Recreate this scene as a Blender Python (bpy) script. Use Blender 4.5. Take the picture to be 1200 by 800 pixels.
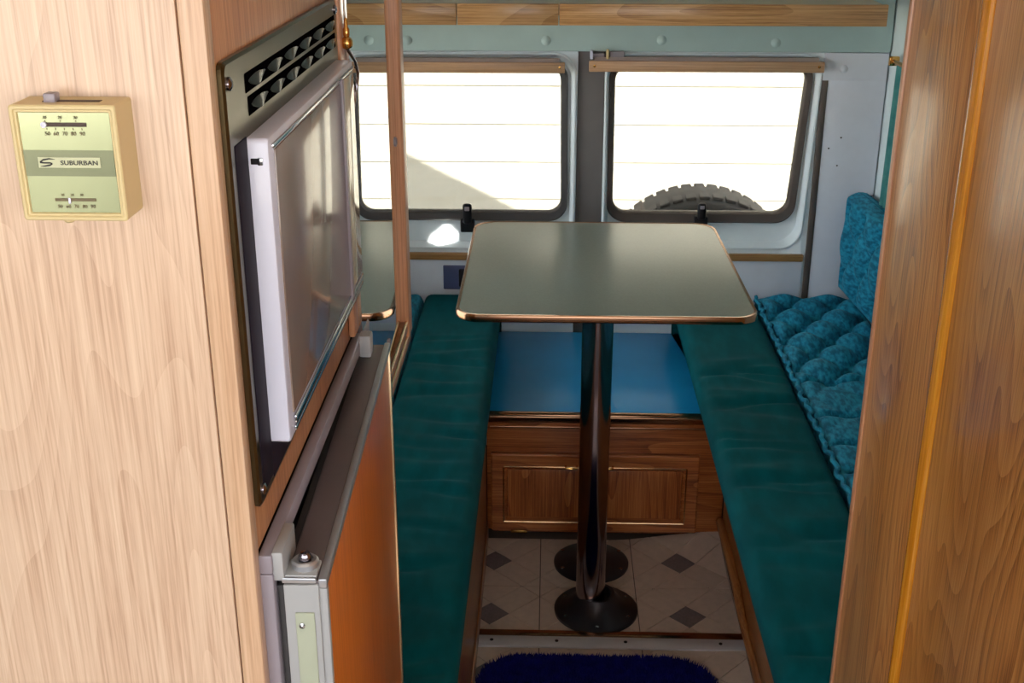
import bpy, bmesh, math, random
from mathutils import Vector, Matrix
random.seed(7)
S = bpy.context.scene
for o in list(bpy.data.objects): bpy.data.objects.remove(o)
COL = S.collection
R = math.radians

# ------------------------------------------------------------------ camera
cam = bpy.data.cameras.new('camera'); cam.lens = 42.0; cam.sensor_width = 36.0
cam.clip_start = 0.02
camo = bpy.data.objects.new('camera', cam); COL.objects.link(camo)
camo.location = (0, 0, 1.37); camo.rotation_euler = (R(90 - 21.5), 0, R(1.83))
S.camera = camo
# ------------------------------------------------------------------ sky, sun, exposure
w = bpy.data.worlds.new('sky'); S.world = w; w.use_nodes = True
bg = w.node_tree.nodes['Background']
bg.inputs[0].default_value = (0.90, 0.95, 1.0, 1); bg.inputs[1].default_value = 2.2
SUN_DIR = Vector((-0.15, 0.62, -0.77)).normalized()
sl = bpy.data.lights.new('sun', 'SUN'); sl.energy = 13.0; sl.angle = R(0.6); sl.color = (1.0, 0.95, 0.86)
so = bpy.data.objects.new('sun', sl); COL.objects.link(so)
so.rotation_euler = SUN_DIR.to_track_quat('-Z', 'Y').to_euler(); so.location = (0, -3, 5)
vs = S.view_settings
vs.view_transform = 'Standard'; vs.look = 'None'; vs.gamma = 1.0; vs.use_curve_mapping = False
vs.exposure = 1.3

# ------------------------------------------------------------------ materials
def lin(c):
    out = []
    for v in c[:3]:
        v /= 255.0
        out.append(v / 12.92 if v <= 0.04045 else ((v + 0.055) / 1.055) ** 2.4)
    return (out[0], out[1], out[2], 1.0)

def base_mat(name):
    m = bpy.data.materials.new(name); m.use_nodes = True
    nt = m.node_tree
    return m, nt, nt.nodes['Principled BSDF']

def plain(name, col, rough=0.5, metal=0.0, var=0.06, vscale=20, bump=0.0, bscale=200, coat=0.0, spec=0.5, sheen=0.0):
    m, nt, b = base_mat(name)
    tc = nt.nodes.new('ShaderNodeTexCoord')
    n = nt.nodes.new('ShaderNodeTexNoise'); n.inputs['Scale'].default_value = vscale; n.inputs['Detail'].default_value = 4
    nt.links.new(tc.outputs['Object'], n.inputs['Vector'])
    r = nt.nodes.new('ShaderNodeValToRGB')
    c = lin(col)
    r.color_ramp.elements[0].position = 0.3; r.color_ramp.elements[1].position = 0.7
    r.color_ramp.elements[0].color = (c[0]*(1-var), c[1]*(1-var), c[2]*(1-var), 1)
    r.color_ramp.elements[1].color = (min(1,c[0]*(1+var)), min(1,c[1]*(1+var)), min(1,c[2]*(1+var)), 1)
    nt.links.new(n.outputs['Fac'], r.inputs['Fac']); nt.links.new(r.outputs['Color'], b.inputs['Base Color'])
    b.inputs['Roughness'].default_value = rough; b.inputs['Metallic'].default_value = metal
    b.inputs['Coat Weight'].default_value = coat; b.inputs['Specular IOR Level'].default_value = spec
    if sheen:
        b.inputs['Sheen Weight'].default_value = sheen
        b.inputs['Sheen Tint'].default_value = lin([min(255, v + 60) for v in col])
    if bump:
        n2 = nt.nodes.new('ShaderNodeTexNoise'); n2.inputs['Scale'].default_value = bscale; n2.inputs['Detail'].default_value = 3
        nt.links.new(tc.outputs['Object'], n2.inputs['Vector'])
        bp = nt.nodes.new('ShaderNodeBump'); bp.inputs['Strength'].default_value = bump; bp.inputs['Distance'].default_value = 0.002
        nt.links.new(n2.outputs['Fac'], bp.inputs['Height']); nt.links.new(bp.outputs['Normal'], b.inputs['Normal'])
    return m

def wood(name, dark, mid, light, grain='z', scale=1.0, rough=0.35, coat=0.3, bump=0.15, cath=0.5, seed=0.0, tone=0.3, rings_k=16.0):
    """oak-like veneer: long fibres, broad cathedral figure, fine pores"""
    m, nt, b = base_mat(name)
    N = nt.nodes.new; L = nt.links.new
    tc = N('ShaderNodeTexCoord'); oi = N('ShaderNodeObjectInfo')
    add = N('ShaderNodeVectorMath'); add.operation = 'ADD'
    sc = N('ShaderNodeMath'); sc.operation = 'MULTIPLY_ADD'; sc.inputs[1].default_value = 7.0; sc.inputs[2].default_value = seed
    L(oi.outputs['Random'], sc.inputs[0])
    L(tc.outputs['Object'], add.inputs[0]); L(sc.outputs[0], add.inputs[1])
    def mapped(across, along):
        mp = N('ShaderNodeMapping')
        s = [across * scale] * 3
        s['xyz'.index(grain)] = along * scale
        mp.inputs['Scale'].default_value = s
        L(add.outputs[0], mp.inputs['Vector'])
        return mp
    # cathedral figure: contour lines of a stretched noise
    def noise(mp, det, rg, dist=0.0):
        n = N('ShaderNodeTexNoise'); n.inputs['Scale'].default_value = 1.0; n.inputs['Detail'].default_value = det
        n.inputs['Roughness'].default_value = rg; n.inputs['Distortion'].default_value = dist
        L(mp.outputs[0], n.inputs['Vector']); return n
    def madd(a, k, c):
        q = N('ShaderNodeMath'); q.operation = 'MULTIPLY_ADD'; q.inputs[1].default_value = k
        L(a, q.inputs[0])
        if isinstance(c, float): q.inputs[2].default_value = c
        else: L(c, q.inputs[2])
        return q.outputs[0]
    n1 = noise(mapped(6.0, 1.0), 2.0, 0.45)
    fr = N('ShaderNodeMath'); fr.operation = 'FRACT'; L(madd(n1.outputs['Fac'], rings_k, 0.0), fr.inputs[0])
    n2 = noise(mapped(420.0, 5.0), 4.0, 0.55)
    n4 = noise(mapped(1100.0, 40.0), 2.0, 0.5)
    n3 = noise(mapped(12.0, 0.8), 3.0, 0.5)
    v = madd(fr.outputs[0], 0.30 * cath, n2.outputs['Fac'])
    v = madd(n4.outputs['Fac'], 0.35, v)
    v = madd(n3.outputs['Fac'], tone, v)
    mid_ = 0.5 + 0.15 * cath + 0.175 + 0.5 * tone
    rp = N('ShaderNodeValToRGB'); e = rp.color_ramp.elements
    sh_ = N('ShaderNodeMath'); sh_.operation = 'SUBTRACT'; sh_.inputs[1].default_value = mid_ - 0.5; L(v, sh_.inputs[0])
    e[0].position = 0.22; e[0].color = lin(dark); e[1].position = 0.78; e[1].color = lin(light)
    e2 = e.new(0.5); e2.color = lin(mid)
    class _o: outputs = [sh_.outputs[0]]
    a2 = _o
    L(a2.outputs[0], rp.inputs['Fac'])
    L(rp.outputs['Color'], b.inputs['Base Color'])
    bp = N('ShaderNodeBump'); bp.inputs['Strength'].default_value = bump; bp.inputs['Distance'].default_value = 0.001
    L(n2.outputs['Fac'], bp.inputs['Height']); L(bp.outputs['Normal'], b.inputs['Normal'])
    b.inputs['Roughness'].default_value = rough; b.inputs['Coat Weight'].default_value = coat; b.inputs['Coat Roughness'].default_value = 0.18
    return m

def velvet(name, c0, c1, mottled=True):
    m, nt, b = base_mat(name)
    N = nt.nodes.new; L = nt.links.new
    tc = N('ShaderNodeTexCoord')
    mp = N('ShaderNodeMapping'); mp.inputs['Scale'].default_value = (1.0, 0.4, 1.0); mp.inputs['Rotation'].default_value = (0, 0, 0.5)
    L(tc.outputs['Object'], mp.inputs['Vector'])
    n = N('ShaderNodeTexNoise'); n.inputs['Scale'].default_value = 120 if mottled else 30; n.inputs['Detail'].default_value = 4
    n.inputs['Distortion'].default_value = 0.15 if mottled else 0.0
    L(mp.outputs[0], n.inputs['Vector'])
    r = N('ShaderNodeValToRGB'); e = r.color_ramp.elements
    e[0].position = 0.38; e[1].position = 0.66 if mottled else 0.8
    e[0].color = lin(c0); e[1].color = lin(c1)
    L(n.outputs['Fac'], r.inputs['Fac']); L(r.outputs['Color'], b.inputs['Base Color'])
    b.inputs['Roughness'].default_value = 0.75
    b.inputs['Sheen Weight'].default_value = 0.25 if mottled else 0.03
    b.inputs['Sheen Roughness'].default_value = 0.4
    b.inputs['Sheen Tint'].default_value = lin((120, 200, 220))
    b.inputs['Specular IOR Level'].default_value = 0.2 if mottled else 0.08
    n2 = N('ShaderNodeTexNoise'); n2.inputs['Scale'].default_value = 900; L(tc.outputs['Object'], n2.inputs['Vector'])
    bp = N('ShaderNodeBump'); bp.inputs['Strength'].default_value = 0.2; bp.inputs['Distance'].default_value = 0.001
    L(n2.outputs['Fac'], bp.inputs['Height']); L(bp.outputs['Normal'], b.inputs['Normal'])
    return m

def glassy(name, tint=(1, 1, 1), rough=0.0):
    m = bpy.data.materials.new(name); m.use_nodes = True; nt = m.node_tree
    nt.nodes.remove(nt.nodes['Principled BSDF'])
    out = nt.nodes['Material Output']
    t = nt.nodes.new('ShaderNodeBsdfTransparent'); t.inputs[0].default_value = (*tint, 1)
    g = nt.nodes.new('ShaderNodeBsdfGlossy'); g.inputs['Roughness'].default_value = rough
    f = nt.nodes.new('ShaderNodeFresnel'); f.inputs[0].default_value = 1.45
    mx = nt.nodes.new('ShaderNodeMixShader')
    nt.links.new(f.outputs[0], mx.inputs[0]); nt.links.new(t.outputs[0], mx.inputs[1]); nt.links.new(g.outputs[0], mx.inputs[2])
    nt.links.new(mx.outputs[0], out.inputs['Surface'])
    return m

M = {}
M['oak_light'] = wood('light oak veneer', (184, 146, 118), (212, 178, 150), (226, 196, 168), cath=0.4, tone=0.25, rings_k=44.0)
M['oak_post'] = wood('light oak lipping', (184, 142, 108), (208, 168, 134), (220, 184, 152), cath=0.15, tone=0.2)
M['oak_face'] = wood('oak face frame', (150, 92, 50), (188, 126, 78), (208, 152, 104), cath=0.2)
M['oak_pink'] = wood('pinkish oak lipping', (164, 106, 74), (200, 142, 104), (216, 164, 126), cath=0.1, tone=0.2)
M['oak_mid'] = wood('oak closet panel', (140, 84, 38), (208, 142, 74), (226, 170, 102), cath=1.0, tone=0.4, rings_k=34.0, rough=0.3, coat=0.5, bump=0.25, seed=2.0)
M['oak_gold'] = wood('varnished yellow moulding', (180, 110, 20), (214, 140, 36), (232, 168, 60), cath=0.05, rough=0.25, coat=0.6)
M['oak_dark'] = wood('brown oak cabinet', (112, 54, 22), (172, 96, 48), (200, 126, 72), cath=0.9, seed=4.0)
M['oak_dark_x'] = wood('brown oak cabinet rail', (112, 54, 22), (172, 96, 48), (200, 126, 72), grain='x', cath=0.9, seed=5.0)
M['oak_bench'] = wood('oak bench side', (110, 58, 22), (150, 90, 44), (176, 116, 64), grain='y', cath=0.3)
M['shelf_wood'] = wood('shelf fascia veneer', (130, 86, 46), (186, 138, 88), (206, 162, 112), grain='x', cath=0.7, seed=3.0)
M['shelf_top'] = wood('shelf top veneer', (176, 140, 100), (206, 174, 132), (222, 196, 158), grain='x', cath=0.2)
M['fridge_wood'] = wood('orange wood door panel', (176, 90, 24), (206, 112, 36), (220, 128, 48), cath=0.15, rough=0.35, coat=0.2, bump=0.05)
M['strip_wood'] = wood('honey wood strip', (140, 96, 50), (176, 128, 74), (196, 150, 96), grain='x', cath=0.1)
M['blind_wood'] = wood('tan blind rail', (170, 130, 98), (196, 154, 118), (208, 170, 134), grain='x', cath=0.05, coat=0.0)
M['white_metal'] = plain('white painted sheet metal', (234, 242, 246), 0.35, var=0.02, coat=0.2)
M['panel_white'] = plain('pale grey vinyl panel', (224, 226, 236), 0.5, var=0.03, bump=0.05)
M['header_green'] = plain('pale green grey liner', (184, 206, 204), 0.5, var=0.03)
M['pleat_pink'] = plain('pinkish grey pleat', (176, 158, 152), 0.7, var=0.04)
M['pillar'] = plain('dark grey pillar paint', (112, 106, 104), 0.5, var=0.05)
M['rubber'] = plain('black rubber', (76, 72, 72), 0.5, var=0.1)
M['gasket_brown'] = plain('grey brown rubber gasket', (92, 80, 74), 0.5, var=0.1)
M['black_plastic'] = plain('black plastic', (24, 22, 26), 0.5, var=0.1, spec=0.25)
M['navy_plastic'] = plain('slate blue plastic', (80, 86, 124), 0.45, var=0.1)
M['glass'] = glassy('window glass', (0.97, 0.99, 0.98))
M['glass_dimmed'] = glassy('dimmed rear glass', (0.47, 0.47, 0.455))  # tint added to hold down the brightness outside
M['ceiling'] = plain('cream ceiling liner', (240, 238, 232), 0.8, var=0.03)
M['wall'] = plain('pale blue grey wall liner', (212, 224, 226), 0.7, var=0.03)
M['cab_trim'] = plain('grey cab trim', (150, 148, 144), 0.7, var=0.05)
M['tabletop'] = plain('grey green laminate', (112, 118, 108), 0.2, var=0.05, vscale=300, spec=0.9)
M['copper'] = plain('copper edge moulding', (158, 120, 94), 0.18, metal=1.0, var=0.05)
M['brass'] = plain('polished brass', (214, 164, 92), 0.2, metal=1.0, var=0.05)
M['gold_thin'] = plain('gilt inlay strip', (222, 190, 150), 0.25, metal=1.0, var=0.05)
M['chrome_dark'] = plain('dark chrome', (150, 140, 146), 0.12, metal=1.0, var=0.05)
M['chrome'] = plain('chrome', (200, 200, 204), 0.15, metal=1.0, var=0.03)
M['cast'] = plain('grey cast metal', (58, 56, 62), 0.35, metal=0.6, var=0.1)
M['blue_top'] = plain('blue gloss laminate', (30, 138, 192), 0.28, var=0.06, vscale=8, spec=0.3)
M['tile'] = plain('cream vinyl tile', (208, 186, 170), 0.4, var=0.06, vscale=60)
M['tile_dark'] = plain('grey vinyl diamond', (120, 108, 110), 0.4, var=0.15, vscale=160)
M['grout'] = plain('brown vinyl joint', (96, 84, 78), 0.7, var=0.1)
M['alu'] = plain('brushed aluminium', (190, 190, 194), 0.35, metal=0.8, var=0.05)
M['strip_grey'] = plain('pale grey metal strip', (200, 196, 198), 0.4, metal=0.1, var=0.03)
M['teal'] = velvet('dark teal cloth', (0, 72, 78), (1, 90, 96), False)
M['teal_tuft'] = velvet('mottled teal velvet', (12, 92, 120), (34, 146, 178), True)
M['teal_smooth'] = velvet('smooth turquoise cloth', (10, 110, 135), (16, 125, 150), False)
M['button'] = plain('dark teal button', (6, 60, 80), 0.7)
M['mat_blue'] = plain('navy bath mat', (18, 18, 104), 0.95, var=0.35, vscale=60, sheen=0.25, spec=0.1)
M['bronze'] = plain('bronze metal plate', (92, 80, 56), 0.28, metal=0.9, var=0.05)
M['bronze_dark'] = plain('dark bronze louvre', (46, 38, 34), 0.25, metal=0.9, var=0.05)
M['void'] = plain('matt black', (8, 7, 8), 0.95, var=0.05, spec=0.0)
M['purple_black'] = plain('purple black surface', (34, 27, 38), 0.6, var=0.08, spec=0.12)
M['white_enamel'] = plain('white enamel', (222, 220, 236), 0.3, var=0.015, coat=0.3)
M['lilac_grey'] = plain('lilac grey plastic', (150, 140, 148), 0.35, var=0.03)
M['oven_glass'] = plain('glass with painted brown reflection', (136, 114, 102), 0.16, var=0.04, spec=0.6, coat=0.3)  # brown base stands for the blurred closet reflection in the glass
M['panel_cream'] = plain('panel with painted cream reflection', (206, 192, 168), 0.12, var=0.03, coat=0.5)  # cream base stands for the window reflected in the control panel
M['fridge_top'] = plain('brown grey painted metal', (116, 102, 102), 0.35, var=0.04, metal=0.3)
M['fridge_side'] = plain('pale grey plastic', (166, 165, 165), 0.4, var=0.03)
M['label_green'] = plain('pale olive plate', (170, 174, 152), 0.5, var=0.03)
M['mirror'] = plain('silvered mirror', (236, 240, 238), 0.0, metal=1.0, var=0.0)
M['cream_plastic'] = plain('cream plastic', (212, 190, 140), 0.4, var=0.02)
M['thermo_face'] = plain('pale green metal face', (178, 184, 146), 0.2, metal=0.5, var=0.05, vscale=12)
M['thermo_band'] = plain('olive grey band', (128, 132, 104), 0.25, metal=0.4, var=0.04)
M['thermo_plate'] = plain('pale badge', (196, 196, 160), 0.35, var=0.03)
M['ink'] = plain('dark ink', (50, 46, 44), 0.6, var=0.05)
M['ink_soft'] = plain('brown ink', (110, 96, 70), 0.6, var=0.05)
M['slot'] = plain('dark slot', (74, 58, 50), 0.6, var=0.1)
M['siding'] = plain('white siding', (236, 232, 220), 0.6, var=0.02)
M['ground'] = plain('pale concrete', (170, 164, 154), 0.9, var=0.12, vscale=3)
M['tyre'] = plain('tyre rubber', (84, 78, 76), 0.7, var=0.15)  # base lightened to stand for the bright haze over the tyre
M['steel'] = plain('grey steel wheel', (120, 120, 124), 0.4, metal=0.6)
M['curtain'] = velvet('green teal curtain', (60, 120, 120), (90, 150, 146), False)
M['shade_brown'] = plain('brown shade sheet', (110, 92, 80), 0.9, var=0.15)

# ------------------------------------------------------------------ object helpers
W = {}      # world location of each object
def put(o, loc, parent=None):
    loc = Vector(loc); COL.objects.link(o); W[o.name] = loc
    if parent is not None:
        o.parent = parent; o.location = loc - W[parent.name]
    else:
        o.location = loc
    return o
def tag(o, label=None, cat=None, group=None, kind=None):
    if label: o['label'] = label
    if cat: o['category'] = cat
    if group: o['group'] = group
    if kind: o['kind'] = kind
    return o
def thing(name, loc, label, cat, group=None):
    o = bpy.data.objects.new(name, None); o.empty_display_size = 0.05
    put(o, loc); return tag(o, label, cat, group)
def mesh_obj(name, verts, faces, mat, parent=None, loc=None, smooth=False, mats=None, fm=None):
    """verts in world space; origin moved to their centre (or loc)"""
    if loc is None:
        mn = [min(v[i] for v in verts) for i in range(3)]; mx = [max(v[i] for v in verts) for i in range(3)]
        loc = [(a + b) / 2 for a, b in zip(mn, mx)]
    loc = Vector(loc)
    me = bpy.data.meshes.new(name)
    me.from_pydata([Vector(v) - loc for v in verts], [], faces)
    bm = bmesh.new(); bm.from_mesh(me); bmesh.ops.recalc_face_normals(bm, faces=bm.faces); bm.to_mesh(me); bm.free()
    me.materials.append(M[mat])
    for x in (mats or []): me.materials.append(M[x])
    if fm:
        for p, i in zip(me.polygons, fm): p.material_index = i
    if smooth:
        me.shade_smooth()
        try: me.set_sharp_from_angle(angle=R(40))
        except Exception: pass
    return put(bpy.data.objects.new(name, me), loc, parent)
def box(name, xr, yr, zr, mat, parent=None, bevel=0.0015, seg=2, rot=None, origin=None):
    c = Vector(((xr[0]+xr[1])/2, (yr[0]+yr[1])/2, (zr[0]+zr[1])/2))
    d = Vector((abs(xr[1]-xr[0]), abs(yr[1]-yr[0]), abs(zr[1]-zr[0])))
    bm = bmesh.new(); bmesh.ops.create_cube(bm, size=1.0)
    bmesh.ops.scale(bm, vec=d, verts=bm.verts)
    bv = min(bevel, min(d) * 0.45)
    if bv > 0:
        bmesh.ops.bevel(bm, geom=list(bm.edges), offset=bv, segments=seg, profile=0.5, affect='EDGES')
    if origin is not None:
        bmesh.ops.translate(bm, vec=c - Vector(origin), verts=bm.verts); c = Vector(origin)
    me = bpy.data.meshes.new(name); bm.to_mesh(me); bm.free(); me.materials.append(M[mat])
    me.shade_smooth()
    try: me.set_sharp_from_angle(angle=R(35))
    except Exception: pass
    o = put(bpy.data.objects.new(name, me), c, parent)
    if rot: o.rotation_euler = rot
    return o
def tube(name, pts, r, mat, parent=None, n=12, cyclic=False, caps=True):
    pts = [Vector(p) for p in pts]; rs = r if isinstance(r, (list, tuple)) else [r] * len(pts)
    verts = []; faces = []; prev = None
    for i, p in enumerate(pts):
        if cyclic: t = pts[(i+1) % len(pts)] - pts[i-1]
        else: t = pts[min(i+1, len(pts)-1)] - pts[max(i-1, 0)]
        t.normalize()
        if prev is None:
            a = Vector((0, 0, 1)) if abs(t.z) < 0.9 else Vector((1, 0, 0)); u = t.cross(a).normalized()
        else:
            u = (prev - t * prev.dot(t)).normalized()
        prev = u; v = t.cross(u)
        for k in range(n):
            an = 2*math.pi*k/n; verts.append(p + (u*math.cos(an) + v*math.sin(an)) * rs[i])
    m = len(pts)
    for i in range(m if cyclic else m-1):
        for k in range(n):
            a = i*n+k; b2 = i*n+(k+1) % n; j = (i+1) % m
            faces.append((a, b2, j*n+(k+1) % n, j*n+k))
    if caps and not cyclic:
        faces.append(tuple(range(n-1, -1, -1))); faces.append(tuple((m-1)*n+k for k in range(n)))
    return mesh_obj(name, verts, faces, mat, parent, smooth=True)
def lathe(name, prof, center, mat, parent=None, n=40, axis='z'):
    verts = []; faces = []; c = Vector(center)
    for r, h in prof:
        for k in range(n):
            a = 2*math.pi*k/n
            p = Vector((r*math.cos(a), r*math.sin(a), h))
            if axis == 'y': p = Vector((p.x, h, p.y))
            if axis == 'x': p = Vector((h, p.x, p.y))
            verts.append(c + p)
    m = len(prof)
    for i in range(m-1):
        for k in range(n):
            faces.append((i*n+k, i*n+(k+1) % n, (i+1)*n+(k+1) % n, (i+1)*n+k))
    if prof[0][0] > 1e-6: faces.append(tuple(range(n-1, -1, -1)))
    if prof[-1][0] > 1e-6: faces.append(tuple((m-1)*n+k for k in range(n)))
    return mesh_obj(name, verts, faces, mat, parent, smooth=True)
def rquad(c, r, n=8):
    """rounded outline of a four-cornered polygon c [(a,b) x4]; r scalar or per corner"""
    rs = r if isinstance(r, (list, tuple)) else [r]*4
    out = []
    for i in range(4):
        P = Vector(c[i]); A = Vector(c[i-1]); B = Vector(c[(i+1) % 4])
        s = P + (A-P).normalized()*rs[i]; e = P + (B-P).normalized()*rs[i]
        # circular-ish arc from a conic bezier
        for k in range(n+1):
            t = k/n; wt = 0.7071
            den = (1-t)**2 + 2*wt*t*(1-t) + t*t
            out.append((s*(1-t)**2 + P*2*wt*t*(1-t) + e*t*t)/den)
    return out
def rect(a0, a1, b0, b1): return [(a0, b0), (a1, b0), (a1, b1), (a0, b1)]
def rings(name, loops, mat, parent=None, close=False, cap0=False, cap1=False, smooth=True):
    """loops: list of equal-length 3D point lists, skinned one to the next"""
    n = len(loops[0]); verts = [p for l in loops for p in l]; faces = []
    m = len(loops)
    for i in range(m if close else m-1):
        j = (i+1) % m
        for k in range(n):
            faces.append((i*n+k, i*n+(k+1) % n, j*n+(k+1) % n, j*n+k))
    if cap0: faces.append(tuple(range(n-1, -1, -1)))
    if cap1: faces.append(tuple((m-1)*n+k for k in range(n)))
    return mesh_obj(name, verts, faces, mat, parent, smooth=smooth)
def xz(loop, y): return [Vector((p.x, y, p.y)) for p in loop]
def xy(loop, z): return [Vector((p.x, p.y, z)) for p in loop]
def yz(loop, x): return [Vector((x, p.x, p.y)) for p in loop]
def struct(o, label=None): return tag(o, label, kind='structure')
def text_mesh(name, body, size, mat, loc, parent, rot=(R(90), 0, 0), sx=1.0, shear=0.0, offset=0.0, align='CENTER'):
    cu = bpy.data.curves.new('lettering', 'FONT'); cu.body = body; cu.size = size; cu.extrude = 0.0001; cu.shear = shear
    cu.align_x = align; cu.align_y = 'CENTER'; cu.offset = offset; cu.resolution_u = 3
    tmp = bpy.data.objects.new('lettering_source', cu); COL.objects.link(tmp)
    dg = bpy.context.evaluated_depsgraph_get()
    me = bpy.data.meshes.new_from_object(tmp.evaluated_get(dg)); me.name = name
    bpy.data.objects.remove(tmp); bpy.data.curves.remove(cu)
    me.transform(Matrix.Diagonal((sx, 1, 1, 1)))
    me.materials.clear(); me.materials.append(M[mat])
    o = put(bpy.data.objects.new(name, me), loc, parent); o.rotation_euler = rot
    return o
def smooth01(t): t = max(0.0, min(1.0, t)); return t*t*(3-2*t)

# ================================================================== THE SETTING
# ---- outside
gx = [(-30, -30, -0.6), (30, -30, -0.6), (30, 30, -0.6), (-30, 30, -0.6)]
struct(mesh_obj('ground', gx, [(0, 1, 2, 3)], 'ground'), 'pale concrete ground outside the van')
ow = struct(box('wall_outside', (-3.6, 3.6), (5.06, 5.2), (-0.6, 2.9), 'siding', bevel=0), 'white clapboard house wall seen through the rear windows')
zb = -0.6; proto = None
while zb < 2.85:
    vv = [(-3.6, 5.06, zb), (3.6, 5.06, zb), (3.6, 5.047, zb), (-3.6, 5.047, zb), (-3.6, 5.06, zb+0.165), (3.6, 5.06, zb+0.165), (3.6, 5.052, zb+0.165), (-3.6, 5.052, zb+0.165)]
    ff = [(0, 1, 2, 3), (4, 5, 6, 7), (3, 2, 6, 7), (0, 1, 5, 4), (0, 3, 7, 4), (1, 2, 6, 5)]
    if proto is None:
        proto = mesh_obj('siding_board', vv, ff, 'siding', ow)
    else:
        o = bpy.data.objects.new('siding_board', proto.data); c = W[proto.name].copy(); c.z = zb + 0.0825; put(o, c, ow)
    zb += 0.162

# ---- van floor with vinyl tiles
FX0, FX1, FY1 = -0.128, 0.382, 2.292
floor = struct(box('floor', (-0.95, 1.05), (-1.3, 2.80), (-0.05, -0.002), 'grout', bevel=0), 'cream vinyl floor with grey diamonds inside the van')
TP = 0.195; TD = 0.037
def clip(poly, a, b, c, keep_less):
    """keep the side a*x+b*y <= c (or >=)"""
    out = []
    f = lambda p: (a*p[0]+b*p[1]-c) * (1 if keep_less else -1)
    for i in range(len(poly)):
        p, q = poly[i], poly[(i+1) % len(poly)]
        fp, fq = f(p), f(q)
        if fp <= 0: out.append(p)
        if fp*fq < 0:
            t = fp/(fp-fq); out.append((p[0]+(q[0]-p[0])*t, p[1]+(q[1]-p[1])*t))
    return out
def lift(x, y):
    return 0.022*smooth01((x-0.14)/0.2)*smooth01((y-2.22)/0.07) + 0.004*smooth01((x-0.3)/0.08)
def tile_pieces(cx, cy):
    h = TP/2; e = 0.0010
    lims = [-3*h, -2*h+TD, -TD, TD, 2*h-TD, 3*h]
    light = []; dark = []
    for i in range(5):
        for j in range(5):
            p = [(-h+e, -h+e), (h-e, -h+e), (h-e, h-e), (-h+e, h-e)]
            for (a, b, lo, hi) in ((1, 1, lims[i], lims[i+1]), (1, -1, lims[j], lims[j+1])):
                p = clip(p, a, b, lo + e*1.2, False)
                if len(p) > 2: p = clip(p, a, b, hi - e*1.2, True)
                if len(p) < 3: break
            if len(p) < 3: continue
            p = [(x+cx, y+cy) for x, y in p]
            for (a, b, c, less) in ((1, 0, FX0, False), (1, 0, FX1, True), (0, 1, FY1, True)):
                p = clip(p, a, b, c, less)
                if len(p) < 3: break
            if len(p) < 3: continue
            (dark if i == 2 and j == 2 else light).append(p)
    return light, dark
def polys_obj(name, polys, z, mat, parent):
    v = []; f = []
    for p in polys:
        n = len(p); b = len(v)
        v += [(x, y, z + lift(x, y)) for x, y in p] + [(x, y, -0.002) for x, y in p]
        f.append(tuple(range(b, b+n)))
        for k in range(n): f.append((b+k, b+(k+1) % n, b+n+(k+1) % n, b+n+k))
    return mesh_obj(name, v, f, mat, parent)
for j in range(-5, 2):
    for i in range(-2, 3):
        cx, cy = 0.088 + i*TP, 2.006 + j*TP
        li, da = tile_pieces(cx, cy)
        if not li: continue
        t = polys_obj('floor_tile', li, 0.0, 'tile', floor)
        if da: polys_obj('diamond_inlay', da, 0.0002, 'tile_dark', t)
# threshold strip
th = struct(box('trim_1', (FX0, FX1), (1.893, 1.927), (0.0, 0.005), 'strip_grey', bevel=0.002), 'aluminium threshold strip screwed across the tiled floor')
for x in (-0.10, 0.024, 0.155, 0.335): lathe('screw', [(0.0035, 0.0), (0.0035, 0.0012), (0.0, 0.002)], (x, 1.911, 0.005), 'black_plastic', th, 10)
box('copper_edge', (FX0, FX1), (1.927, 1.946), (0.0, 0.006), 'copper', th, bevel=0.003)

# ---- side walls, ceiling, cab
wl_o = rquad(rect(0.66, 2.80, 0.0, 1.9), 0.001, 6); wl_h = rquad(rect(1.56, 2.66, 0.58, 1.26), 0.06, 6)  # window opening added out of view to brighten the rear
struct(rings('wall_left', [yz(wl_o, -0.56), yz(wl_h, -0.56), yz(wl_h, -0.62), yz(wl_o, -0.62)], 'wall', close=True, smooth=False), 'pale liner wall with an unseen side window added behind the left bench')
w3 = struct(rings('window_3', [yz(wl_h, -0.564), yz(rquad(rect(1.575, 2.645, 0.595, 1.245), 0.05, 6), -0.564), yz(rquad(rect(1.575, 2.645, 0.595, 1.245), 0.05, 6), -0.600), yz(wl_h, -0.600)], 'rubber', close=True), 'unseen side window added over the left bench to light the rear')
pn3 = rquad(rect(1.572, 2.648, 0.592, 1.248), 0.05, 6)
rings('pane', [yz(pn3, -0.585), yz(pn3, -0.589)], 'glass', w3, cap0=True, cap1=True, smooth=False)
wv = []
for z in (0.0, 1.9):
    wv += [(0.757, 2.80, z), (0.817, 2.80, z), (0.95, 0.45, z), (0.89, 0.45, z)]
struct(mesh_obj('wall_right', wv, [(0, 1, 2, 3), (4, 5, 6, 7), (0, 1, 5, 4), (1, 2, 6, 5), (2, 3, 7, 6), (3, 0, 4, 7)], 'wall'), 'pale blue green side wall behind the curtain')
# ceiling with a small unseen hole added to throw a sun patch on the left rear door
VC = Vector((-0.25, 2.75, 0.565)) - SUN_DIR * ((0.565 - 1.9) / SUN_DIR.z) * 1.0
VC = Vector((-0.25, 2.75, 0.565)) + SUN_DIR * ((1.9 - 0.565) / SUN_DIR.z)
outer = rquad(rect(-1.0, 1.1, -1.3, 2.86), 0.001, 2)
hole = []
hw, hd = 0.040, 0.032
hc = [(VC.x - hw, VC.y - 0.004), (VC.x - 0.004, VC.y - hd), (VC.x + hw + 0.006, VC.y + 0.002), (VC.x + 0.002, VC.y + hd)]
hole = rquad(hc, 0.003, 2)
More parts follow.
